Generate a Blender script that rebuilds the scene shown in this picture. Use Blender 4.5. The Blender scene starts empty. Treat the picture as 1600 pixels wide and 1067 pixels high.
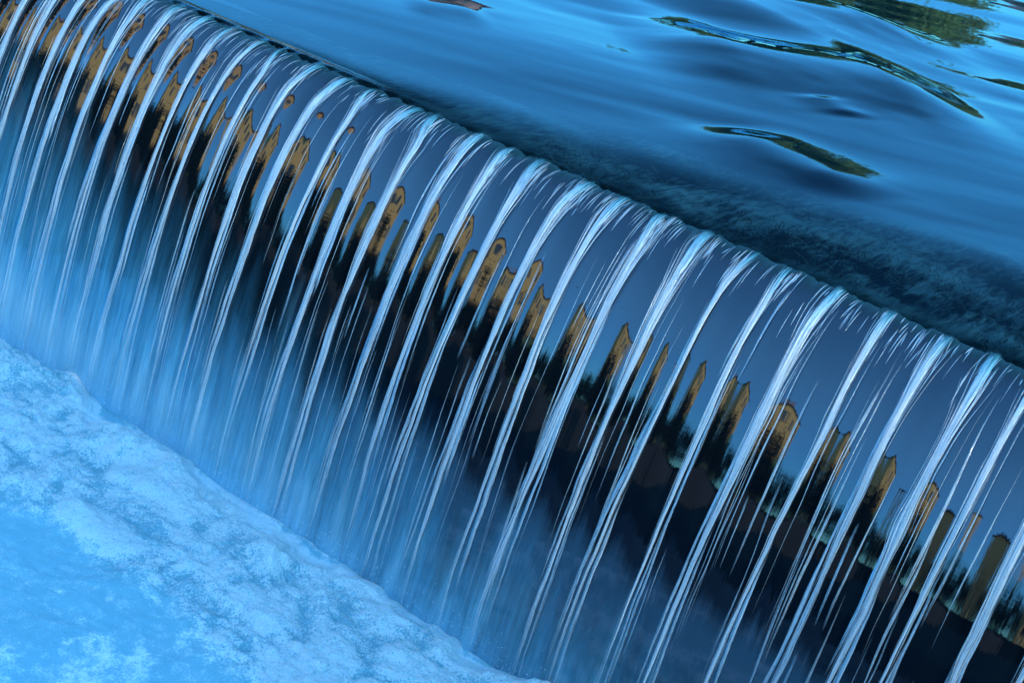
import bpy, math, random
import numpy as np
R = math.radians
rng = np.random.default_rng(7)
random.seed(7)
scene = bpy.context.scene
COL = scene.collection

# ------------------------------------------------------------------ helpers
_tab = rng.random((256, 256))
def vnoise(x, y, s=0):
    x = np.asarray(x, float) + s * 17.31; y = np.asarray(y, float) + s * 9.73
    xi = np.floor(x).astype(int); yi = np.floor(y).astype(int)
    fx = x - xi; fy = y - yi
    fx = fx * fx * fx * (fx * (fx * 6 - 15) + 10); fy = fy * fy * fy * (fy * (fy * 6 - 15) + 10)
    a = _tab[xi & 255, yi & 255]; b = _tab[(xi + 1) & 255, yi & 255]
    c = _tab[xi & 255, (yi + 1) & 255]; d = _tab[(xi + 1) & 255, (yi + 1) & 255]
    return (a + (b - a) * fx + (c - a) * fy + (a - b - c + d) * fx * fy) * 2 - 1
def fbm(x, y, o=4, s=0, g=.5):
    t = 0; a = 1; n = 0
    for k in range(o):
        t = t + a * vnoise(x * 2**k, y * 2**k, s + k * 3); n += a; a *= g
    return t / n
def billow(x, y, o=4, s=0, g=.5):
    t = 0; a = 1; n = 0
    for k in range(o):
        t = t + a * np.abs(vnoise(x * 2**k, y * 2**k, s + k * 3)); n += a; a *= g
    return t / n
def sstep(a, b, x):
    t = np.clip((x - a) / (b - a), 0, 1); return t * t * (3 - 2 * t)

def tag(o, label=None, cat=None, group=None, kind=None):
    for k, v in (('label', label), ('category', cat), ('group', group), ('kind', kind)):
        if v: o[k] = v
    return o
def link_mesh(name, V, Fq, mat, parent=None, smooth=True, uv=None, col=None):
    """V (n,3) array, Fq (m,4) or (m,3) int array"""
    me = bpy.data.meshes.new(name)
    V = np.asarray(V, np.float32); Fq = np.asarray(Fq, np.int32)
    k = Fq.shape[1]
    me.vertices.add(len(V)); me.vertices.foreach_set('co', V.ravel())
    me.loops.add(Fq.size); me.loops.foreach_set('vertex_index', Fq.ravel())
    me.polygons.add(len(Fq))
    me.polygons.foreach_set('loop_start', np.arange(0, Fq.size, k, dtype=np.int32))
    me.polygons.foreach_set('loop_total', np.full(len(Fq), k, np.int32))
    me.polygons.foreach_set('use_smooth', np.full(len(Fq), smooth, bool))
    if uv is not None:
        l = me.uv_layers.new(name='UVMap'); l.data.foreach_set('uv', np.asarray(uv, np.float32)[Fq.ravel()].ravel())
    if col is not None:
        a = me.color_attributes.new('data', 'FLOAT_COLOR', 'POINT')
        c = np.ones((len(V), 4), np.float32); c[:, :col.shape[1]] = col
        a.data.foreach_set('color', c.ravel())
    me.update(); me.validate()
    if mat: me.materials.append(mat)
    o = bpy.data.objects.new(name, me); COL.objects.link(o)
    if parent: o.parent = parent
    return o
def grid_faces(nr, nc, off=0):
    i = np.arange(nr - 1)[:, None] * nc + np.arange(nc - 1)[None, :]
    return (np.stack([i, i + 1, i + nc + 1, i + nc], -1).reshape(-1, 4) + off)
def empty(name, loc, rz=0):
    o = bpy.data.objects.new(name, None); COL.objects.link(o)
    o.location = loc; o.rotation_euler = (0, 0, rz); return o
class MB:
    def __init__(s): s.v = []; s.f = []
    def box(s, x0, x1, y0, y1, z0, z1):
        n = len(s.v)
        s.v += [(x, y, z) for z in (z0, z1) for y in (y0, y1) for x in (x0, x1)]
        s.f += [[n + k for k in q] for q in ((0, 2, 3, 1), (4, 5, 7, 6), (0, 1, 5, 4), (2, 6, 7, 3), (0, 4, 6, 2), (1, 3, 7, 5))]
        return s
    def poly(s, pts):
        n = len(s.v); s.v += pts; s.f.append(list(range(n, n + len(pts)))); return s
    def build(s, name, mat, parent=None, smooth=False):
        me = bpy.data.meshes.new(name); me.from_pydata(s.v, [], s.f); me.update()
        me.polygons.foreach_set('use_smooth', [smooth] * len(me.polygons))
        me.materials.append(mat)
        o = bpy.data.objects.new(name, me); COL.objects.link(o)
        if parent: o.parent = parent
        return o

class NT:
    def __init__(s, name):
        s.m = bpy.data.materials.new(name); s.m.use_nodes = True
        s.t = s.m.node_tree; s.t.nodes.clear()
        s.out = s.n('ShaderNodeOutputMaterial')
    def n(s, typ, **kw):
        nd = s.t.nodes.new(typ)
        for k, v in kw.items():
            if k.startswith('i_'):
                key = k[2:]; key = int(key) if key.isdigit() else key.replace('_', ' ')
                s.put(nd.inputs[key], v)
            else: setattr(nd, k, v)
        return nd
    def put(s, sock, v):
        if isinstance(v, bpy.types.NodeSocket): s.t.links.new(v, sock)
        elif isinstance(v, bpy.types.Node): s.t.links.new(v.outputs[0], sock)
        else:
            if isinstance(v, (tuple, list)) and len(v) == 3 and sock.type == 'RGBA': v = (*v, 1)
            sock.default_value = v
    def math(s, op, a, b=0.0, c=0.0, clamp=False):
        nd = s.n('ShaderNodeMath', operation=op, use_clamp=clamp)
        for k, v in enumerate((a, b, c)): s.put(nd.inputs[k], v)
        return nd.outputs[0]
    def mapr(s, v, a, b, c=0.0, d=1.0):
        nd = s.n('ShaderNodeMapRange', interpolation_type='SMOOTHSTEP')
        for k, q in enumerate((v, a, b, c, d)): s.put(nd.inputs[k], q)
        return nd.outputs[0]
    def mixc(s, f, a, b):
        nd = s.n('ShaderNodeMix', data_type='RGBA')
        s.put(nd.inputs[0], f); s.put(nd.inputs[6], a); s.put(nd.inputs[7], b); return nd.outputs[2]
    def mixs(s, f, a, b):
        nd = s.n('ShaderNodeMixShader'); s.put(nd.inputs[0], f); s.put(nd.inputs[1], a); s.put(nd.inputs[2], b); return nd.outputs[0]
    def noise(s, vec, scale, detail=3, rough=.5, dist=0.0, out=0):
        nd = s.n('ShaderNodeTexNoise', i_Scale=scale, i_Detail=detail, i_Roughness=rough, i_Distortion=dist)
        if vec is not None: s.put(nd.inputs['Vector'], vec)
        return nd.outputs[out]
    def mapping(s, vec, scale=(1, 1, 1), rot=(0, 0, 0), loc=(0, 0, 0)):
        nd = s.n('ShaderNodeMapping'); s.put(nd.inputs[0], vec)
        nd.inputs['Scale'].default_value = scale; nd.inputs['Rotation'].default_value = rot; nd.inputs['Location'].default_value = loc
        return nd.outputs[0]
    def done(s, sh): s.put(s.out.inputs[0], sh); return s.m
def plain(name, c, rough=.7, var=.25, scale=3.0, bump=0.0):
    t = NT(name); g = t.n('ShaderNodeTexCoord').outputs['Object']
    f = t.noise(g, scale, 5, .6)
    cc = t.mixc(f, tuple(q * (1 - var) for q in c), tuple(min(1, q * (1 + var)) for q in c))
    p = t.n('ShaderNodeBsdfPrincipled', i_Base_Color=cc, i_Roughness=rough)
    if bump: t.put(p.inputs['Normal'], t.n('ShaderNodeBump', i_Strength=bump, i_Height=f))
    return t.done(p)

# ------------------------------------------------------------------ light, sky, camera
SUN_EL, SUN_AZ = 26.0, 99.0            # azimuth clockwise from +Y
scene.view_settings.view_transform = 'Standard'; scene.view_settings.look = 'None'
scene.view_settings.exposure = 0; scene.view_settings.gamma = 1
w = bpy.data.worlds.new('World'); scene.world = w; w.use_nodes = True
wt = w.node_tree; wt.nodes.clear()
sky = wt.nodes.new('ShaderNodeTexSky'); sky.sky_type = 'NISHITA'; sky.sun_disc = False
sky.sun_elevation = R(SUN_EL); sky.sun_rotation = R(SUN_AZ); sky.air_density = 1.3; sky.dust_density = .25; sky.ozone_density = 3.5
tint = wt.nodes.new('ShaderNodeMix'); tint.data_type = 'RGBA'; tint.blend_type = 'MULTIPLY'
tint.inputs[0].default_value = 1; tint.inputs[7].default_value = (1.0, 1.62, 1.85, 1)
# added sky tint: brighter overall, bluer low down so the river reflects blue
tc = wt.nodes.new('ShaderNodeTexCoord'); sx = wt.nodes.new('ShaderNodeSeparateXYZ'); wt.links.new(tc.outputs['Generated'], sx.inputs[0])
mr = wt.nodes.new('ShaderNodeMapRange'); mr.interpolation_type = 'SMOOTHSTEP'; wt.links.new(sx.outputs[2], mr.inputs[0])
mr.inputs[1].default_value = .05; mr.inputs[2].default_value = .55
lowc = wt.nodes.new('ShaderNodeMix'); lowc.data_type = 'RGBA'; wt.links.new(mr.outputs[0], lowc.inputs[0])
lowc.inputs[6].default_value = (.60, 2.3, 3.8, 1); lowc.inputs[7].default_value = (1.65, 3.65, 4.3, 1)
wt.links.new(lowc.outputs[2], tint.inputs[7])
bg = wt.nodes.new('ShaderNodeBackground'); bg.inputs[1].default_value = .15
wo = wt.nodes.new('ShaderNodeOutputWorld')
wt.links.new(sky.outputs[0], tint.inputs[6]); wt.links.new(tint.outputs[2], bg.inputs[0]); wt.links.new(bg.outputs[0], wo.inputs[0])
sl = bpy.data.lights.new('sun', 'SUN'); sl.energy = 5; sl.angle = R(.5); sl.color = (1, .87, .70)
so = bpy.data.objects.new('sun', sl); COL.objects.link(so)
from mathutils import Vector, Matrix
sd = Vector((math.cos(R(SUN_EL)) * math.sin(R(SUN_AZ)), math.cos(R(SUN_EL)) * math.cos(R(SUN_AZ)), math.sin(R(SUN_EL))))
so.rotation_euler = (-sd).to_track_quat('-Z', 'Y').to_euler()

cd = bpy.data.cameras.new('camera'); cam = bpy.data.objects.new('camera', cd); COL.objects.link(cam); scene.camera = cam
CAM = Vector((0, -5.9665, 2.0))
right = Vector((.77598493, .59313707, .21455956)); up = Vector((-.40060428, .20070744, .89399817)); back = right.cross(up)
M = Matrix((right, up, back)).transposed().to_4x4(); M.translation = CAM
cam.matrix_world = M
cd.lens = 2200 / 1600 * 36; cd.sensor_width = 36; cd.clip_end = 3000; cd.clip_start = .05
cy = scene.cycles
cy.use_denoising = True; cy.max_bounces = 10; cy.transparent_max_bounces = 24; cy.glossy_bounces = 4; cy.diffuse_bounces = 3
cy.sample_clamp_indirect = 4; cy.caustics_reflective = False; cy.caustics_refractive = False

# ------------------------------------------------------------------ weir geometry
XS = np.array([-8.62, -8.39, -8.16, -7.93, -7.706, -7.487, -7.262, -7.028, -6.81, -6.575, -6.349, -6.108, -5.885, -5.654,
      -5.428, -5.183, -4.94, -4.702, -4.462, -4.21, -3.985, -3.756, -3.498, -3.259, -2.997, -2.726, -2.529,
      -2.286, -2.054, -1.77, -1.54, -1.314, -1.102, -.86, -.62, -.38, -.14, .1])
ZB = -2.3
def prof(y):                          # y <= 0 : height of the falling sheet
    a = np.abs(y); return -(2.5 * a**2 + 3.0 * a**6)
YB = -.79
pan_amp = .75 + .5 * rng.random(len(XS) + 1); pan_ph = rng.normal(0, .06, len(XS) + 1)
def phase(x):
    i = np.clip(np.searchsorted(XS, x) - 1, 0, len(XS) - 2)
    u = (x - XS[i]) / (XS[i + 1] - XS[i]); return i, u
RIDGE = .0066
def ridge(x, y):
    """outward offset of the sheet: the panels between two strands bulge like shallow flutes"""
    a = np.clip(-y, 0, 2)
    i, u = phase(x)
    g = sstep(-.05, .30, a)
    h = RIDGE * pan_amp[i] * (.5 - .5 * np.cos(2 * np.pi * u)) * g
    h = h + .0005 * fbm(x * 8, a * 1.0, 1, 5) * sstep(.05, .5, a)
    h = h + .0007 * vnoise(x * 40, a * 3.0, 11) * sstep(.45, .8, a)
    h = h + .010 * vnoise(x * 1.3, a * 1.0, 21) * g
    return h
def nrm(y):
    a = np.abs(y); s = 5 * a + 18 * a**5; L = np.sqrt(1 + s * s)
    return -s / L, 1 / L                 # ny, nz
def CZ(x): return -.012 * (np.abs(np.sin(np.pi * phase(x)[1])) - .5) + .015 * fbm(x * 26, 0 * x, 3, 77)
def sheetP(x, y, off=0):
    h = ridge(x, y) + off; ny, nz = nrm(y)
    cz = CZ(x) * (1 - sstep(.0, .12, np.abs(y)))
    return np.stack([x + 0 * y, y + ny * h, prof(y) + nz * h + cz], -1)
# arc-length-ish parameter table for the profile
_y = np.linspace(0, YB - .05, 2000); _s = np.concatenate([[0], np.cumsum(np.hypot(np.diff(_y), np.diff(prof(_y))))])
SL = _s[-1]
def y_of_s(s): return np.interp(s, _s, _y)

# --- sheet material
t = NT('falling_water')
at = t.n('ShaderNodeAttribute', attribute_name='data'); sep = t.n('ShaderNodeSeparateColor'); t.put(sep.inputs[0], at.outputs['Color'])
S_ = sep.outputs[0]; X_ = sep.outputs[1]          # s in metres, x in metres
vec = t.n('ShaderNodeCombineXYZ'); t.put(vec.inputs[0], X_); t.put(vec.inputs[1], S_)
v1 = t.mapping(vec.outputs[0], (34, 1.6, 1)); v2 = t.mapping(vec.outputs[0], (120, 5, 1)); v3 = t.mapping(vec.outputs[0], (7, .9, 1))
n1 = t.noise(v1, 1, 4, .6, .4); n2 = t.noise(v2, 1, 3, .6); n3 = t.noise(v3, 1, 4, .6)
hh = t.math('ADD', t.math('MULTIPLY', n1, .8), t.math('MULTIPLY', t.math('MULTIPLY', n2, .22), t.mapr(S_, .5, 1.3)))
bstr = t.mapr(S_, .50, 1.7, .05, .40)
bmp = t.n('ShaderNodeBump', i_Distance=.004, i_Height=hh); t.put(bmp.inputs['Strength'], bstr)
lw = t.n('ShaderNodeLayerWeight', i_Blend=.25)
gl = t.n('ShaderNodeBsdfGlossy', i_Roughness=.010, i_Color=(.88, .86, 1)); t.put(gl.inputs['Normal'], bmp.outputs[0])
fac = t.math('ADD', t.math('MULTIPLY', lw.outputs['Fresnel'], .16), .125, clamp=True)
lipf = t.mapr(t.math('ADD', S_, t.math('MULTIPLY', t.math('SUBTRACT', n1, .5), .12)), .02, .20, .30, 1); fac = t.math('MULTIPLY', fac, lipf)
# water colour below the shine: clear dark blue, aerated blue-white towards the foot, mist haze painted in
aer_mist = t.mapr(t.math('ADD', t.math('SUBTRACT', S_, t.math('MULTIPLY', t.math('ADD', X_, 4.6), .22)), t.math('MULTIPLY', t.math('SUBTRACT', n3, .5), 1.2)), 1.25, 2.75, 0, 1)
aer_mist = t.math('MULTIPLY', aer_mist, t.math('ADD', -.05, t.math('MULTIPLY', t.math('ADD', n1, n2), .95)), clamp=True)
body = t.mixc(aer_mist, (.002, .005, .008), (.08, .34, .50))
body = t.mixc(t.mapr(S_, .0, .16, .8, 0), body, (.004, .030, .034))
foot = t.math('MULTIPLY', t.mapr(t.math('ADD', t.math('SUBTRACT', S_, t.math('MULTIPLY', t.math('ADD', X_, 4.6), .10)), t.math('MULTIPLY', t.math('SUBTRACT', n3, .5), .8)), 2.1, 2.9), t.math('ADD', .35, n1), clamp=True)  # mist at the foot, painted into the sheet colour
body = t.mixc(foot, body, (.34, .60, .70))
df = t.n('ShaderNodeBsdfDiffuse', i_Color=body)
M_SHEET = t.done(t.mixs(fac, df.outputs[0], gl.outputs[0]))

# --- white water material (strands)
def white_mat(name, edge, top_c=(.62, .90, .93), c=(.84, .97, .98)):
    t = NT(name)
    at = t.n('ShaderNodeAttribute', attribute_name='data'); sep = t.n('ShaderNodeSeparateColor'); t.put(sep.inputs[0], at.outputs['Color'])
    S_, U_, Rn = sep.outputs[0], sep.outputs[1], sep.outputs[2]      # s, across, random
    vec = t.n('ShaderNodeCombineXYZ'); t.put(vec.inputs[0], U_); t.put(vec.inputs[1], S_); t.put(vec.inputs[2], Rn)
    n1 = t.noise(t.mapping(vec.outputs[0], (9, 3.0, 37)), 1, 4, .65, .5)
    n2 = t.noise(t.mapping(vec.outputs[0], (20, 17, 53)), 1, 3, .65, .8)
    low = t.mapr(S_, .6, 2.3)
    teal = t.mapr(t.math('ADD', S_, t.math('MULTIPLY', n1, .30)), .18, .42, 0, 1)
    cc = t.mixc(teal, (.05, .36, .40), t.mixc(t.mapr(t.noise(t.mapping(vec.outputs[0], (0, .6, 91)), 1, 1), .38, .62), (.44, .72, .92), c))
    cc = t.mixc(t.math('MULTIPLY', low, .75), cc, (.46, .70, .86))
    cc = t.mixc(t.mapr(n2, .34, .58, .55, 0), cc, (.10, .26, .42))
    d = t.n('ShaderNodeBsdfDiffuse', i_Color=cc); tr = t.n('ShaderNodeBsdfTranslucent', i_Color=cc)
    bm = t.n('ShaderNodeBump', i_Distance=.004, i_Strength=.5, i_Height=n2)
    g = t.n('ShaderNodeBsdfGlossy', i_Roughness=.16, i_Color=(.9, .96, 1), i_Normal=bm.outputs[0])
    sh = t.mixs(.06, d.outputs[0], tr.outputs[0]); sh = t.mixs(.16, sh, g.outputs[0])
    if edge:
        e = t.math('SUBTRACT', 1, t.math('POWER', t.math('ABSOLUTE', t.math('SUBTRACT', t.math('MULTIPLY', U_, 2), 1)), 1.6))
        mix = t.math('ADD', t.math('MULTIPLY', n1, .65), t.math('MULTIPLY', n2, .35))
        thr = t.math('ADD', t.math('MULTIPLY', e, .62), t.math('SUBTRACT', mix, .62))
        al = t.mapr(thr, .04, .20, 0, 1)
        al = t.math('MULTIPLY', al, t.mapr(n1, .36, .54, .30, 1)); al = t.math('MULTIPLY', al, t.mapr(n2, .38, .52, .45, 1))
        al = t.math('MULTIPLY', al, t.mapr(S_, .0, .12, .05, 1))
        al = t.math('MULTIPLY', al, t.mapr(S_, .9, 2.3, 1.0, .38))
    else:
        al = t.math('MULTIPLY', t.mapr(n1, .30, .55, .35, 1), t.math('MULTIPLY', t.mapr(S_, .8, 2.3, .95, .42), t.mapr(S_, .0, .12, .06, 1)))
        al = t.math('MULTIPLY', al, t.mapr(n2, .40, .56, .22, .95))
    al = t.math('MULTIPLY', al, at.outputs['Alpha'])
    tp = t.n('ShaderNodeBsdfTransparent')
    return t.done(t.mixs(al, tp.outputs[0], sh))
M_RIB = white_mat('white_water_ribbon', True)
M_FIB = white_mat('white_water_threads', False)

# --- the weir body
t = NT('wet_concrete'); g = t.n('ShaderNodeTexCoord').outputs['Object']
n1 = t.noise(g, 4, 6, .65); c = t.mixc(n1, (.010, .014, .012), (.05, .055, .04))
p = t.n('ShaderNodeBsdfPrincipled', i_Base_Color=c, i_Roughness=.35, i_Normal=t.n('ShaderNodeBump', i_Strength=.6, i_Height=n1).outputs[0])
M_CONC = t.done(p)
mb = MB(); mb.box(-9.6, 1.6, .02, 1.4, -4.2, -.30); weir = mb.build('weir_wall', M_CONC)
tag(weir, 'dark wet concrete weir wall behind the falling water', 'weir')

fall = empty('waterfall', (0, 0, 0))
tag(fall, 'smooth curtain of water folding over the weir in regular white strands', 'waterfall')


# sheet mesh
nx, ns = 1750, 330
xs = np.linspace(-9.4, 1.4, nx); ss = np.linspace(0, SL, ns) ; ss = SL * (np.linspace(0, 1, ns)**1.15)
yy = y_of_s(ss)
X, Y = np.meshgrid(xs, yy); P = sheetP(X, Y)
Sg = np.repeat(ss[:, None], nx, 1)
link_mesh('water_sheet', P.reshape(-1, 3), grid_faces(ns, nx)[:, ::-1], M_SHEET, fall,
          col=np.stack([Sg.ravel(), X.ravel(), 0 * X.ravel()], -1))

def ribbon(parts, xc, wd, s, off, rnd, na=9, arch=.010, fade=None):
    """append a ribbon following x centre xc(s) and width wd(s) on the sheet"""
    u = np.linspace(0, 1, na)
    Xr = xc[:, None] + (u[None] - .5) * wd[:, None]
    Yr = np.repeat(y_of_s(s)[:, None], na, 1)
    o = off + arch * (wd / .07)[:, None].clip(.2, 1.6) * (1 - (2 * u - 1)**2)[None]
    Pr = sheetP(Xr, Yr, o)
    col = np.stack([np.repeat(s[:, None], na, 1), np.repeat(u[None], len(s), 0), np.full(Xr.shape, rnd), np.repeat((np.ones(len(s)) if fade is None else fade)[:, None], na, 1)], -1)
    parts.append((Pr.reshape(-1, 3), grid_faces(len(s), na)[:, ::-1], col.reshape(-1, 4)))
def join(parts):
    V = []; Fs = []; Cc = []; n = 0
    for v, f, c in parts:
        V.append(v); Fs.append(f + n); Cc.append(c); n += len(v)
    return np.concatenate(V), np.concatenate(Fs), np.concatenate(Cc)
def wob(s, seed, amp, fr=1.5):
    return amp * fbm(s * fr, np.full_like(s, seed * 3.7), 3, 2)

for i, x0 in enumerate(XS):
    r = np.random.default_rng(100 + i)
    big = r.uniform(.42, 1.08); x0 = x0 + r.normal(0, .012)
    parts = []
    s = np.linspace(.003, SL - .02, 150)
    lean = -.05 * r.random()
    ctr = x0 + (wob(s, i, .020, 1.0) + wob(s, i + 400, .005, 4.5)) * sstep(.1, 1.2, s) + lean * sstep(.6, 2.4, s) + .03 * r.normal() * (1 - sstep(0, .3, s))
    wid = big * (.064 - .030 * sstep(.05, .50, s)) * (1 - .30 * sstep(.6, 1.5, s)) * (1 + .75 * fbm(s * 3.2, np.full_like(s, i * 5.1), 3, 4) * sstep(.2, .9, s))
    ribbon(parts, ctr, wid, s, .003, r.random())
    # companion ribbons that leave the main one lower down
    for k in range(r.integers(2, 4)):
        sa = r.uniform(.25, 1.3); s2 = np.linspace(sa, min(SL - .02, sa + r.uniform(.7, 2.2)), 70)
        side = r.choice([-1, 1]); q = sstep(0, 1, (s2 - sa) / (SL - sa))
        c2 = np.interp(s2, s, ctr) + side * (.02 + r.uniform(.01, .055) * q) + wob(s2, i + 50 * k + 7, .010, 2)
        w2 = r.uniform(.010, .026) * (1 + .4 * fbm(s2 * 3, np.full_like(s2, i + k * 9.), 2, 6)) * sstep(0, .12, (s2 - sa) / SL) * (1 - sstep(.8, 1, (s2 - sa) / (s2[-1] - sa)))
        t2 = (s2 - sa) / (s2[-1] - sa); ribbon(parts, c2, w2 + .001, s2, .005, r.random(), 5, fade=sstep(0, .25, t2) * (1 - sstep(.7, 1, t2)))
    st = link_mesh('water_strand', *join(parts)[:2], M_RIB, fall, col=join(parts)[2])
    # threads
    parts = []
    for k in range(95):
        a = r.normal(0, .40); sa = abs(r.normal(0, .5)) if k % 3 else r.uniform(0, 1.8)
        sa = min(sa + .005, 2.2); ln = r.uniform(.15, 1.1); s3 = np.linspace(sa, min(SL - .01, sa + ln), max(8, int(ln * 34)))
        c3 = np.interp(s3, s, ctr) + a * np.interp(s3, s, wid) * 1.25 * (1 - .35 * sstep(.15, .9, s3)) + wob(s3, r.uniform(0, 99), .004, 2)
        tt = (s3 - sa) / (s3[-1] - sa)
        w3 = r.uniform(.0016, .0045) * (1 + .5 * np.sin(s3 * r.uniform(4, 12) + k))
        ribbon(parts, c3, w3, s3, r.uniform(.004, .018), r.random(), 3, .006, fade=np.sin(np.pi * tt)**.7)
    link_mesh('water_thread', *join(parts)[:2], M_FIB, st, col=join(parts)[2])

# finer loose falls between the strands, thickening toward the foot
r = np.random.default_rng(5)
for i in range(56):
    x0 = -9.1 + 10.2 * ((i + r.random()) / 56)**1.35
    parts = []
    for k in range(r.integers(4, 10)):
        sa = r.uniform(.35, 1.7) if r.random() < .75 else r.uniform(.08, .3)
        ln = r.uniform(.3, 1.6); s3 = np.linspace(sa, min(SL - .01, sa + ln), max(10, int(ln * 34)))
        c3 = x0 + r.normal(0, .050) + wob(s3, r.uniform(0, 99), .016, 1.6)
        tt = (s3 - sa) / (s3[-1] - sa)
        w3 = r.uniform(.0016, .009) * (1 + .5 * np.sin(s3 * r.uniform(4, 9) + k))
        ribbon(parts, c3, w3, s3, r.uniform(.002, .014), r.random(), 3, .006, fade=np.sin(np.pi * tt)**.8)
    link_mesh('water_thread', *join(parts)[:2], M_FIB, fall, col=join(parts)[2])
# frayed crest: short curls of white water where the river breaks over the lip
parts = []
for k in range(3600):
    x0 = r.uniform(-9.2, 1.3); i_, u_ = phase(np.array([x0])); u_ = float(u_[0])
    if r.random() > .10 + .9 * abs(2 * u_ - 1)**3.0: continue
    sa = .01 + abs(r.normal(0, .09)) ; ln = r.uniform(.04, .20)
    s3 = np.linspace(sa, sa + ln, 8); tt = np.linspace(0, 1, 8)
    c3 = x0 + r.normal(0, .006) * tt
    w3 = r.uniform(.002, .005) * np.sin(np.pi * tt.clip(.05, .95))
    ribbon(parts, c3, w3, s3, r.uniform(.001, .006), r.random(), 3, .003)
fr = link_mesh('crest_foam', *join(parts)[:2], M_FIB, fall, col=join(parts)[2] + np.array([.3, 0, 0, 0])); fr['kind'] = 'stuff'

# ------------------------------------------------------------------ upper river
def bump_line(X, Y, x0, y0, x1, y1, wd, h):
    dx, dy = x1 - x0, y1 - y0; L2 = dx * dx + dy * dy
    tt = ((X - x0) * dx + (Y - y0) * dy) / L2; L = math.sqrt(L2)
    dperp = ((X - x0) * -dy + (Y - y0) * dx) / L
    dperp = dperp + min(.18 * wd, .055) * fbm(X * 2.0, Y * 2.0, 2, 51) * (wd > .1)
    end = sstep(-.15, .25, tt) * (1 - sstep(.75, 1.15, tt))
    return h * np.exp(-(dperp / wd)**2) * end
def river_h(X, Y):
    f = sstep(.1, 1.6, Y)
    # long swell, crests lying across the view
    a = X * .53 - Y * .85; b = X * .85 + Y * .53
    h = .029 * fbm(a * .55 + 3, b * .22, 2, 31, .4) + .010 * fbm(a * 1.3, b * .5, 2, 41, .4)
    h = h + .0016 * fbm(a * 2.6, b * 1.1, 2, 47) + .0004 * fbm(a * 6, b * 2.6, 2, 43)
    h = h * f
    for q in WAVES: h = h + bump_line(X, Y, *q)
    return h
WAVES = [(-5.4, 3.7, -3.7, 5.4, 1.0, .15), (-6.2, 5.5, -5.5, 8.4, 1.15, .155),
         (-3.75, 2.0, -2.75, 1.70, .38, .040), (-3.95, 3.62, -3.62, 3.45, .24, .018), (-3.75, 6.5, -2.9, 8.0, .40, .022), (-7.2, .055, -4.6, .055, .040, .0065), (-6.6, 2.1, -6.2, 2.5, .3, .02)]
def river_part(x0, x1, y0, y1, nx, ny, pw):
    gx = np.linspace(x0, x1, nx); gy = y0 + (y1 - y0) * np.linspace(0, 1, ny)**pw
    return gx, gy
gx = np.concatenate([np.linspace(-60, -14, 60)[:-1], np.linspace(-14, 4, 620), np.linspace(4, 40, 50)[1:]])
gy = np.concatenate([np.linspace(0, 9, 480)[:-1], 9 + 111 * np.linspace(0, 1, 220)**1.8])
X, Y = np.meshgrid(gx, gy); H = river_h(X, Y)
cz = CZ(X) * (1 - sstep(0, .07, Y))
inside = (X > -9.6) & (X < 1.6)
V = np.stack([X, Y + 0.0, H + cz * inside], -1)
t = NT('river_water')
g = t.n('ShaderNodeNewGeometry').outputs['Position']; sp = t.n('ShaderNodeSeparateXYZ'); t.put(sp.inputs[0], g)
Yp = sp.outputs[1]; Xp = sp.outputs[0]
nb = t.noise(t.mapping(g, (1.2, 2.0, 1)), 1, 4, .6)
# the shine is weak over the algae bank at the lip, and full further out
wid = t.mapr(Xp, -6.3, -1.6, .20, 2.0)
q = t.math('DIVIDE', Yp, wid); q = t.math('ADD', q, t.math('MULTIPLY', t.math('SUBTRACT', nb, .5), .45))
near = t.mapr(q, .0, 1.15, 0, 1)
lip = t.math('MULTIPLY', t.mapr(Xp, -5.3, -4.8, 1, 0), t.mapr(Yp, .10, .18, 1, 0)); near = t.math('MAXIMUM', near, t.math('MULTIPLY', lip, .8))
lw = t.n('ShaderNodeLayerWeight', i_Blend=.35)
bmp = t.n('ShaderNodeBump', i_Distance=.01, i_Strength=.012, i_Height=t.noise(t.mapping(g, (3, 9, 3), (0, 0, R(32))), 1, 3, .5))
gl = t.n('ShaderNodeBsdfGlossy', i_Roughness=.03, i_Color=(.60, .85, 1), i_Normal=bmp.outputs[0])
tp = t.n('ShaderNodeBsdfTransparent', i_Color=(.50, .76, .86))
fac = t.math('MULTIPLY', t.mapr(near, 0, 1, .10, 1), t.math('ADD', t.math('MULTIPLY', lw.outputs['Fresnel'], .86), -.13, clamp=True))
M_RIVER = t.done(t.mixs(fac, tp.outputs[0], gl.outputs[0]))
tag(link_mesh('river', V.reshape(-1, 3), grid_faces(len(gy), len(gx)), M_RIVER), kind='structure')

# river bed: a shallow weedy shelf behind the lip that drops off into deep blue
gx = np.concatenate([np.linspace(-60, -9.5, 40)[:-1], np.linspace(-9.5, 2, 700), np.linspace(2, 40, 30)[1:]]); gy = np.concatenate([np.linspace(.0, 3, 200)[:-1], np.linspace(3, 120, 60)])
X, Y = np.meshgrid(gx, gy)
def bed_z(X, Y):
    SHW = np.interp(X, [-8, -6, -1], [.6, 1.0, 2.5])
    return -.06 - .03 * sstep(.0, 1, Y / SHW) - 1.4 * sstep(.75, 2.6, Y / SHW) + .035 * fbm(X * 3, Y * 3, 4, 61) * sstep(0, .3, Y)
Z = bed_z(X, Y)
t = NT('river_bed_weed'); g = t.n('ShaderNodeTexCoord').outputs['Object']
n1 = t.noise(t.mapping(g, (26, 5, 3)), 1, 6, .75, .8)
n2 = t.noise(t.mapping(g, (1.1, 1.6, 1)), 1, 3, .6)
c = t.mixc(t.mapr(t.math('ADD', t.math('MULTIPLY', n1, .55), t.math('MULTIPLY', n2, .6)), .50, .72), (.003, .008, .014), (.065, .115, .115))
sb = t.n('ShaderNodeSeparateXYZ'); t.put(sb.inputs[0], g)
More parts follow.
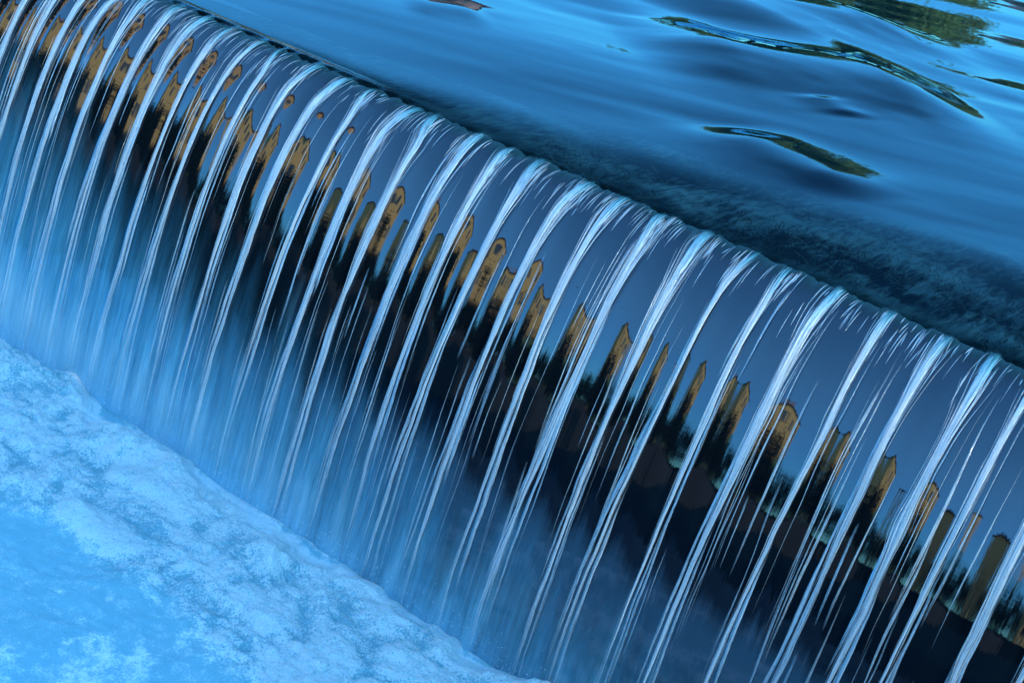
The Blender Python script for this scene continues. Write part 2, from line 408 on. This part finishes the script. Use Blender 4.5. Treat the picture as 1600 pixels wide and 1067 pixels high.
c = t.mixc(t.mapr(sb.outputs[2], -.16, -.45), c, (.003, .014, .03)); c = t.mixc(t.mapr(sb.outputs[1], .10, .55), (.004, .012, .014), c)
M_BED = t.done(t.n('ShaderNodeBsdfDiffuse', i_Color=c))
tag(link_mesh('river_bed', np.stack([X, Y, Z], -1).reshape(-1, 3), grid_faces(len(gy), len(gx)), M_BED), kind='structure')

# water weed growing on the shelf
t = NT('water_weed'); g = t.n('ShaderNodeObjectInfo'); at = t.n('ShaderNodeAttribute', attribute_name='data'); sep = t.n('ShaderNodeSeparateColor'); t.put(sep.inputs[0], at.outputs['Color'])
c = t.mixc(sep.outputs[2], (.014, .038, .045), (.075, .13, .12)); c = t.mixc(sep.outputs[0], (.02, .045, .045), c)
d = t.n('ShaderNodeBsdfDiffuse', i_Color=c); M_WEED = t.done(d)
V = []; Fq = []; Cc = []; n = 0
r = np.random.default_rng(9)
for k in range(13000):
    x = r.uniform(-9, 1.5); wbank = np.interp(x, [-8, -6, -1], [.35, .45, 1.25])
    y = abs(r.normal(.45, .50)) * wbank
    y = max(y, .06); den = vnoise(x * 1.6, y * 2.2, 71) + .6 * vnoise(x * 4, y * 5, 72)
    if den < -.1 + .8 * r.random() - .3: continue
    z0 = float(bed_z(x, y)) - .004; hgt = r.uniform(.02, .06); ang = r.normal(-1.6, .6)
    dx, dy = math.cos(ang), math.sin(ang); wd = r.uniform(.0012, .0034); ln = r.uniform(.5, 1.2)
    col = np.clip(.5 + .5 * den + r.normal(0, .15), 0, 1)
    for q in range(3):
        tq = q / 2; px, py, pz = x + dx * hgt * ln * tq * 2, y + dy * hgt * ln * tq * 1.6, z0 + hgt * tq * (1.25 - .5 * tq)
        if py < .03: py = .03
        V += [(px - wd * dy * (1 - .6 * tq), py + wd * dx * (1 - .6 * tq), min(pz, -.012)), (px + wd * dy * (1 - .6 * tq), py - wd * dx * (1 - .6 * tq), min(pz, -.012))]
        Cc += [(tq, 0, col)] * 2
    Fq += [(n, n + 1, n + 3, n + 2), (n + 2, n + 3, n + 5, n + 4)]; n += 6
tag(link_mesh('water_weed', V, Fq, M_WEED, col=np.array(Cc)), 'dark green water weed growing in the shallows behind the weir lip', 'water weed', kind='stuff')

# ------------------------------------------------------------------ lower basin
def foam_edge(x): return -.84 + .12 * vnoise(x * 1.6, 0 * x, 81) + .09 * vnoise(x * 4.5, 0 * x, 82) + .035 * vnoise(x * 13, 0 * x, 80)
def basin(X, Y):
    D = foam_edge(X) - Y                         # distance out from the foot of the fall
    lobes = 1.15 + .45 * vnoise(X * 1.1, 0 * X, 83) + .30 * vnoise(X * 2.6, Y * 2.2, 84)
    boil = sstep(-.10, .10, D) * (1 - sstep(lobes * .62, lobes * 1.12, D))
    wx = X + .12 * vnoise(X * 2, Y * 2, 85); wy = Y + .12 * vnoise(X * 2, Y * 2, 86)
    b = billow(wx * 2.6, wy * 3.2, 3, 87, .5)
    rim = np.exp(-((D - .16) / .15)**2)
    h = rim * (.0 + .09 * sstep(-.25, .75, vnoise(X * 2.3, Y * 1.5, 96)) + .028 * fbm(X * 9, Y * 7, 3, 97)) + boil * (.02 + .075 * b) + boil * (.026 * fbm(wx * 6, wy * 8, 4, 88) + .005 * fbm(X * 45, Y * 45, 2, 95))
    calm = .022 * fbm(wx * 2.4, wy * 3.5, 4, 89) + .004 * fbm(X * 14, Y * 18, 3, 90)
    bc = sstep(-.14, -.04, D) * (1 - sstep(lobes * .62, lobes * 1.12, D))
    foam = bc * (.02 + 2.1 * b + .5 * (1 - sstep(.0, .22, D)) + .25 * fbm(X * 9, Y * 9, 3, 91))
    streak = sstep(-.05, .50, fbm(wx * 1.3 + wy * .5, wy * 2.6, 5, 92, .62)) * .75
    return h + calm, np.clip(np.maximum(foam, streak * (1 - boil)), 0, 1), boil
gx = np.linspace(-9.3, 1.3, 1500); gy = np.concatenate([np.linspace(-.70, -3.4, 520)[:-1], np.linspace(-3.4, -6.5, 160)])
X, Y = np.meshgrid(gx, gy); H, FO, BO = basin(X, Y)
V = np.stack([X, Y, ZB + H], -1)
t = NT('basin_water'); at = t.n('ShaderNodeAttribute', attribute_name='data'); sep = t.n('ShaderNodeSeparateColor'); t.put(sep.inputs[0], at.outputs['Color'])
g = t.n('ShaderNodeNewGeometry').outputs['Position']
fine = t.noise(g, 75, 3, .7); vor = t.n('ShaderNodeTexVoronoi', i_Scale=150.0); t.put(vor.inputs['Vector'], g); med = t.noise(g, 14, 4, .65, .4)
fo = t.math('ADD', sep.outputs[0], t.math('MULTIPLY', t.math('SUBTRACT', med, .5), 1.8))
fo = t.math('ADD', fo, t.math('MULTIPLY', t.math('SUBTRACT', fine, .5), t.mapr(sep.outputs[1], 0, 1, 1.5, 3.2))); fo = t.mapr(fo, .1, 1.0)
lace = t.noise(t.mapping(g, (30, 17, 30), (0, 0, R(-25))), 1, 4, .75, 1.4)
fo = t.math('MULTIPLY', fo, t.mapr(lace, .38, .56, .72, 1.1))
vo2 = t.n('ShaderNodeTexVoronoi', i_Scale=60.0, feature='DISTANCE_TO_EDGE'); t.put(vo2.inputs['Vector'], g)
fo = t.math('ADD', fo, t.math('MULTIPLY', t.mapr(vo2.outputs[0], .12, .0), t.math('MULTIPLY', t.mapr(med, .45, .6), .28)), clamp=True)
c = t.mixc(fo, (.29, .56, .64), (1, 1, 1))
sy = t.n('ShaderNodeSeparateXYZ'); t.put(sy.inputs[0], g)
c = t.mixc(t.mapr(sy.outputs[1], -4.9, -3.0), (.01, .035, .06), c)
hgt = t.math('ADD', t.math('MULTIPLY', fine, .6), t.math('MULTIPLY', vor.outputs[0], .5))
bm = t.n('ShaderNodeBump', i_Distance=.017, i_Height=hgt); t.put(bm.inputs['Strength'], t.mapr(sep.outputs[1], 0, 1, .35, 1))
p = t.n('ShaderNodeBsdfPrincipled', i_Base_Color=c, i_Roughness=.28, i_Normal=bm.outputs[0]); p.inputs['IOR'].default_value = 1.33
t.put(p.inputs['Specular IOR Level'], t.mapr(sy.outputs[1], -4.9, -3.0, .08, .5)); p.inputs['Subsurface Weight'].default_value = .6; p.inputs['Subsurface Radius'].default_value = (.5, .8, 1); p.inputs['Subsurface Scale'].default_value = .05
M_BASIN = t.done(p)
link = link_mesh('basin_water', V.reshape(-1, 3), grid_faces(len(gy), len(gx))[:, ::-1], M_BASIN,
                 col=np.stack([FO.ravel(), BO.ravel(), 0 * FO.ravel()], -1))
tag(link, kind='structure')
# spray thrown up where the strands strike the pool
r = np.random.default_rng(21); nd = 5000
px = r.uniform(-9, 1.2, nd); hz = r.exponential(.045, nd); py = -.74 - abs(r.normal(0, .09, nd)) - .3 * hz; rad = r.uniform(.0008, .0022, nd)
pc = np.stack([px, py, ZB + .02 + hz], -1)
oc = np.array([(1, 0, 0), (0, 1, 0), (-1, 0, 0), (0, -1, 0), (0, 0, 1.6), (0, 0, -1.6)], float)
V = (pc[:, None] + oc[None] * rad[:, None, None]).reshape(-1, 3)
fo_ = np.array([(0, 1, 4), (1, 2, 4), (2, 3, 4), (3, 0, 4), (1, 0, 5), (2, 1, 5), (3, 2, 5), (0, 3, 5)])
Fq = (fo_[None] + 6 * np.arange(nd)[:, None, None]).reshape(-1, 3)
t = NT('spray_drops'); M_SPRAY = t.done(t.n('ShaderNodeBsdfPrincipled', i_Base_Color=(.9, .95, .98), i_Roughness=.15))
tag(link_mesh('spray', V, Fq, M_SPRAY), 'fine white spray thrown up along the foot of the waterfall', 'spray', kind='stuff')
# river further downstream
t = NT('lower_river'); g = t.n('ShaderNodeTexCoord').outputs['Object']
bm = t.n('ShaderNodeBump', i_Strength=.4, i_Distance=.05, i_Height=t.noise(g, 1.5, 5, .6))
M_LOW = t.done(t.n('ShaderNodeBsdfDiffuse', i_Color=(.008, .022, .03), i_Normal=bm.outputs[0]))
mb = MB(); mb.poly([(-9.3, -60, ZB - .01), (40, -60, ZB - .01), (40, -6.5, ZB - .01), (-9.3, -6.5, ZB - .01)])
mb.poly([(1.3, -6.5, ZB - .01), (40, -6.5, ZB - .01), (40, 0, ZB - .01), (1.3, 0, ZB - .01)])
tag(mb.build('lower_river', M_LOW), kind='structure')

# ------------------------------------------------------------------ the banks and the town that the water mirrors
M_GROUND = plain('ground_earth', (.12, .12, .08), .9, .4, .2)
M_QUAY = plain('quay_stone', (.012, .013, .012), .8, .4, 1.2, .4)
mb = MB()
mb.poly([(-1500, -1500, -3.2), (1500, -1500, -3.2), (1500, 1500, -3.2), (-1500, 1500, -3.2)])
tag(mb.build('ground', M_GROUND), kind='structure')
def block(name, x0, x1, y0, y1, z0, z1, mat, kind='structure', **kw):
    o = MB().box(x0, x1, y0, y1, z0, z1).build(name, mat); return tag(o, kind=kind, **kw)
block('bank', -300, -9.5, -60, .6, -3.1, -.6, M_QUAY)
block('bank', 1.7, 300, .05, 140, -3.1, .25, M_QUAY)
block('bank', -300, 300, -300, -60.0, -3.1, .2, M_QUAY)
block('bank', -300, -60, .6, 140, -3.1, .3, M_QUAY)
block('bank', -300, 300, 120, 300, -3.1, .5, M_QUAY)

WALLC = {'yellow': plain('yellow_render', (.97, .56, .17), .85, .08, 1.5), 'ochre': plain('ochre_render', (.92, .48, .16), .85, .08, 1.5),
         'pink': plain('pink_render', (.62, .30, .22), .85, .08, 1.5), 'cream': plain('cream_render', (.72, .64, .48), .85, .08, 1.5),
         'grey': plain('grey_render', (.35, .34, .34), .85, .1, 1.5)}
M_ROOF = plain('clay_roof', (.17, .085, .065), .8, .35, 3); M_WIN = plain('window_glass', (.09, .07, .06), .1, .2)
M_SHUT = plain('shutter_paint', (.10, .16, .13), .6, .2)
def house(x, y, z, w_, d, h, rot, colr, label, nf=3, nw=4):
    root = empty('town_house', (x, y, z), rot); tag(root, label, 'house', 'houses along the river bank')
    wl = MB().box(-w_ / 2, w_ / 2, -d / 2, d / 2, 0, h).build('wall', WALLC[colr], root)
    rh = w_ * .15
    m = MB(); e = .45
    for a, b in ((-1, 1), (1, -1)):
        pass
    A = [(-w_/2 - e, -d/2 - e, h), (w_/2 + e, -d/2 - e, h), (w_/2 + e, d/2 + e, h), (-w_/2 - e, d/2 + e, h)]
    T = [(-w_/2 + d*.3, 0, h + rh), (w_/2 - d*.3, 0, h + rh)]
    B = [(p[0], p[1], h + .18) for p in A]
    m.poly([A[0], A[1], B[1], B[0]]); m.poly([A[1], A[2], B[2], B[1]]); m.poly([A[2], A[3], B[3], B[2]]); m.poly([A[3], A[0], B[0], B[3]])
    m.poly([B[0], B[1], T[1], T[0]]); m.poly([B[2], B[3], T[0], T[1]]); m.poly([B[1], B[2], T[1]]); m.poly([B[3], B[0], T[0]]); m.poly(A[::-1])
    rf = m.build('roof', M_ROOF, root)
    MB().box(-w_*.2 - .35, -w_*.2 + .35, .5, 1.1, h + .2, h + rh + .9).build('chimney', WALLC['pink'], rf)
    fh = h / nf
    for i in range(nf):
        for j in range(nw):
            cx = -w_/2 + w_ * (j + .5) / nw; cz_ = fh * i + fh * .30
            wn = MB().box(cx - .5, cx + .5, d/2 + .002, d/2 + .06, cz_, cz_ + fh * .44).build('window', M_WIN, root)
            s_ = MB().box(cx - .86, cx - .52, d/2 + .002, d/2 + .09, cz_ - .05, cz_ + fh * .44 + .05)
            s_.box(cx + .52, cx + .86, d/2 + .002, d/2 + .09, cz_ - .05, cz_ + fh * .44 + .05).build('shutter', M_SHUT, wn)
    return root
def face(x, y):  # front (+Y local) turned to the weir
    return math.atan2(-(0 - x - 4), (0 - y))
def add_house(azd, dist, w_, h, colr, label, z=.2, nf=3, nw=4, tw=0):
    # azd: degrees left of straight downstream, seen from the weir
    x = -3.5 - dist * math.sin(R(azd)); y = -dist * math.cos(R(azd))
    rot = -R(azd) + tw
    return house(x, y, z, w_, 8, h, rot, colr, label, nf, nw)
HOUSES = [
 (-5, 64, 14, 17, 'ochre', 'ochre rendered house with brown hip roof furthest downstream', .2, 3, 3, -1.0),
 (22, 61, 15, 20, 'yellow', 'yellow house with green shutters behind a round tree', .2, 3, 3, -.6),
 (48, 50, 14, 19, 'yellow', 'tall yellow house with three storeys at the bend of the bank', .2, 3, 3, -.3),
 (74, 32, 11, 18, 'ochre', 'ochre house nearest the weir on the left bank', .2, 3, 3),
]
for q in HOUSES: add_house(*q)

# terrace added out of view to shade the pool, while sun still clips the fall
for k, (hx, cc, lb) in enumerate([(9.2, 'cream', 'cream terrace house added at the river end of the right bank row to shade the pool'), (19.3, 'pink', 'pink terrace house added between two cream ones to shade the pool'),
      (29.4, 'cream', 'cream terrace house added in the middle of the right bank row to shade the pool'), (39.5, 'ochre', 'ochre terrace house added at the far end of the right bank row to shade the pool')]):
    house(hx, -8.2, .2, 10, 9, 5.2, 0, cc, lb, 2, 4)
for k, (hx, hy, hh, ww, cc, lb) in enumerate([(-52, 44, 8, 13, 'cream', 'cream house upstream on the left bank'), (-62, 44, 7.6, 11, 'pink', 'pink house upstream on the left bank'), (-45, 48, 5.5, 12, 'pink', 'low pink house upstream beside the river'), (-33, 123, 7.5, 13, 'cream', 'cream house beyond the tall trees upstream')]):
    house(hx, hy, .2, ww, 9, hh, R(200), cc, lb, 3, 4)

# trees: one crown of many small leaf faces, shared by copies
t = NT('tree_leaves'); oi = t.n('ShaderNodeTexCoord').outputs['Object']
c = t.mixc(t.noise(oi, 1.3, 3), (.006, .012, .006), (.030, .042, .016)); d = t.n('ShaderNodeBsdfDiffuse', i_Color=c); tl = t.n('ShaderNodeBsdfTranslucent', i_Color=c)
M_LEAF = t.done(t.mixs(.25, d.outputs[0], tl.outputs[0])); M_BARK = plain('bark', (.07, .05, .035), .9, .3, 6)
def crown_mesh(seed, n=5200, rx=3.2, rz=4.0, zc=6.2):
    r = np.random.default_rng(seed)
    cl = r.normal(0, 1, (26, 3)); cl /= np.linalg.norm(cl, axis=1)[:, None]; cl *= (r.uniform(.35, .95, (26, 1)))
    k = r.integers(0, 26, n); p = cl[k] + r.normal(0, .17, (n, 3))
    p = p * np.array([rx, rx, rz]) + np.array([0, 0, zc])
    a = r.normal(0, 1, (n, 3)); a /= np.linalg.norm(a, axis=1)[:, None]; b = np.cross(a, r.normal(0, 1, (n, 3))); b /= np.linalg.norm(b, axis=1)[:, None]
    sz = r.uniform(.10, .24, (n, 1)); a = a * sz; b = b * sz * .7
    V = np.stack([p - a, p - b, p + a, p + b], 1).reshape(-1, 3)
    return V, np.arange(n * 4).reshape(-1, 4)
def trunk_mesh(seed):
    r = random.Random(seed); V = []; Fq = []
    def limb(p0, p1, r0, r1, k=7):
        p0 = Vector(p0); p1 = Vector(p1); d = (p1 - p0).normalized(); a = d.orthogonal().normalized(); b = d.cross(a); n = len(V)
        for p, rr in ((p0, r0), ((p0 + p1) / 2, (r0 + r1) / 2), (p1, r1)):
            for q in range(k): V.append(tuple(p + (a * math.cos(2*math.pi*q/k) + b * math.sin(2*math.pi*q/k)) * rr))
        for s_ in range(2):
            for q in range(k): Fq.append((n + s_*k + q, n + s_*k + (q+1) % k, n + (s_+1)*k + (q+1) % k, n + (s_+1)*k + q))
    limb((0, 0, 0), (.1, 0, 4), .28, .18)
    for q in range(7):
        an = q * .9 + r.random(); limb((.08, 0, 2.4 + q * .35), (2.1*math.cos(an), 2.1*math.sin(an), 5 + r.random() * 3), .11, .03)
    return V, Fq
t = NT('sunny_leaves'); c = t.mixc(t.noise(t.n('ShaderNodeTexCoord').outputs['Object'], 1.3, 3), (.16, .22, .06), (.50, .55, .22)); d = t.n('ShaderNodeBsdfDiffuse', i_Color=c); tl = t.n('ShaderNodeBsdfTranslucent', i_Color=c)  # paler leaf copy: sunlit look put into the colour of upstream trees
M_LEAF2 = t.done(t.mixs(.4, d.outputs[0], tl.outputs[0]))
CR = [crown_mesh(k) for k in range(3)]; TK = trunk_mesh(3)
proto = []
def tree(x, y, z, s, k, label, group, leaf=None, proto=proto):
    leaf = leaf or M_LEAF
    root = empty('tree', (x, y, z), random.random() * 6); root.scale = (s, s, s * random.uniform(.9, 1.15)); tag(root, label, 'tree', group)
    if len(proto) <= k:
        c_ = link_mesh('crown', *CR[k], leaf, root, smooth=False); t_ = link_mesh('trunk', *TK, M_BARK, root); proto.append((c_, t_))
    else:
        for o in proto[k]:
            c_ = o.copy(); COL.objects.link(c_); c_.parent = root
TL = 'leafy dark green tree on the downstream river bank'
idx = 0
def bank_tree(a_, dist, sc):
    global idx
    x = -3.5 - dist * math.sin(R(a_)); y = -dist * math.cos(R(a_))
    if x > -10 and y > -61: y = -61 - random.random() * .5
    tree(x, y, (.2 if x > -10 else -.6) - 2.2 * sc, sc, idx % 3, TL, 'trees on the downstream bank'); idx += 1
for q in HOUSES: bank_tree(q[0] + 1, q[1] - 9 if q[0] > 20 else q[1] - 5, q[3] / 14 * 1.12)      # one in front of each house
for azd in np.arange(-16, 92, 3.1):
    dist = np.interp(azd, [-14, 35, 50, 86], [56, 48, 34, 19]) + random.uniform(-2, 1)
    bank_tree(azd, dist, random.uniform(.62, .88) * np.interp(dist, [20, 60], [.7, 1.1]))
proto2 = []
TU = 'leafy green tree on the upstream river bank'
for k in range(34):
    azu = 12 + k * 1.15; y = 118 + random.uniform(-3, 6); x = -math.tan(R(azu)) * (y + 6)
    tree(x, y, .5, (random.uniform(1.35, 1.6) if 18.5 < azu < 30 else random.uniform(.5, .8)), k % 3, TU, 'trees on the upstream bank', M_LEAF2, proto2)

scene.render.film_transparent = False
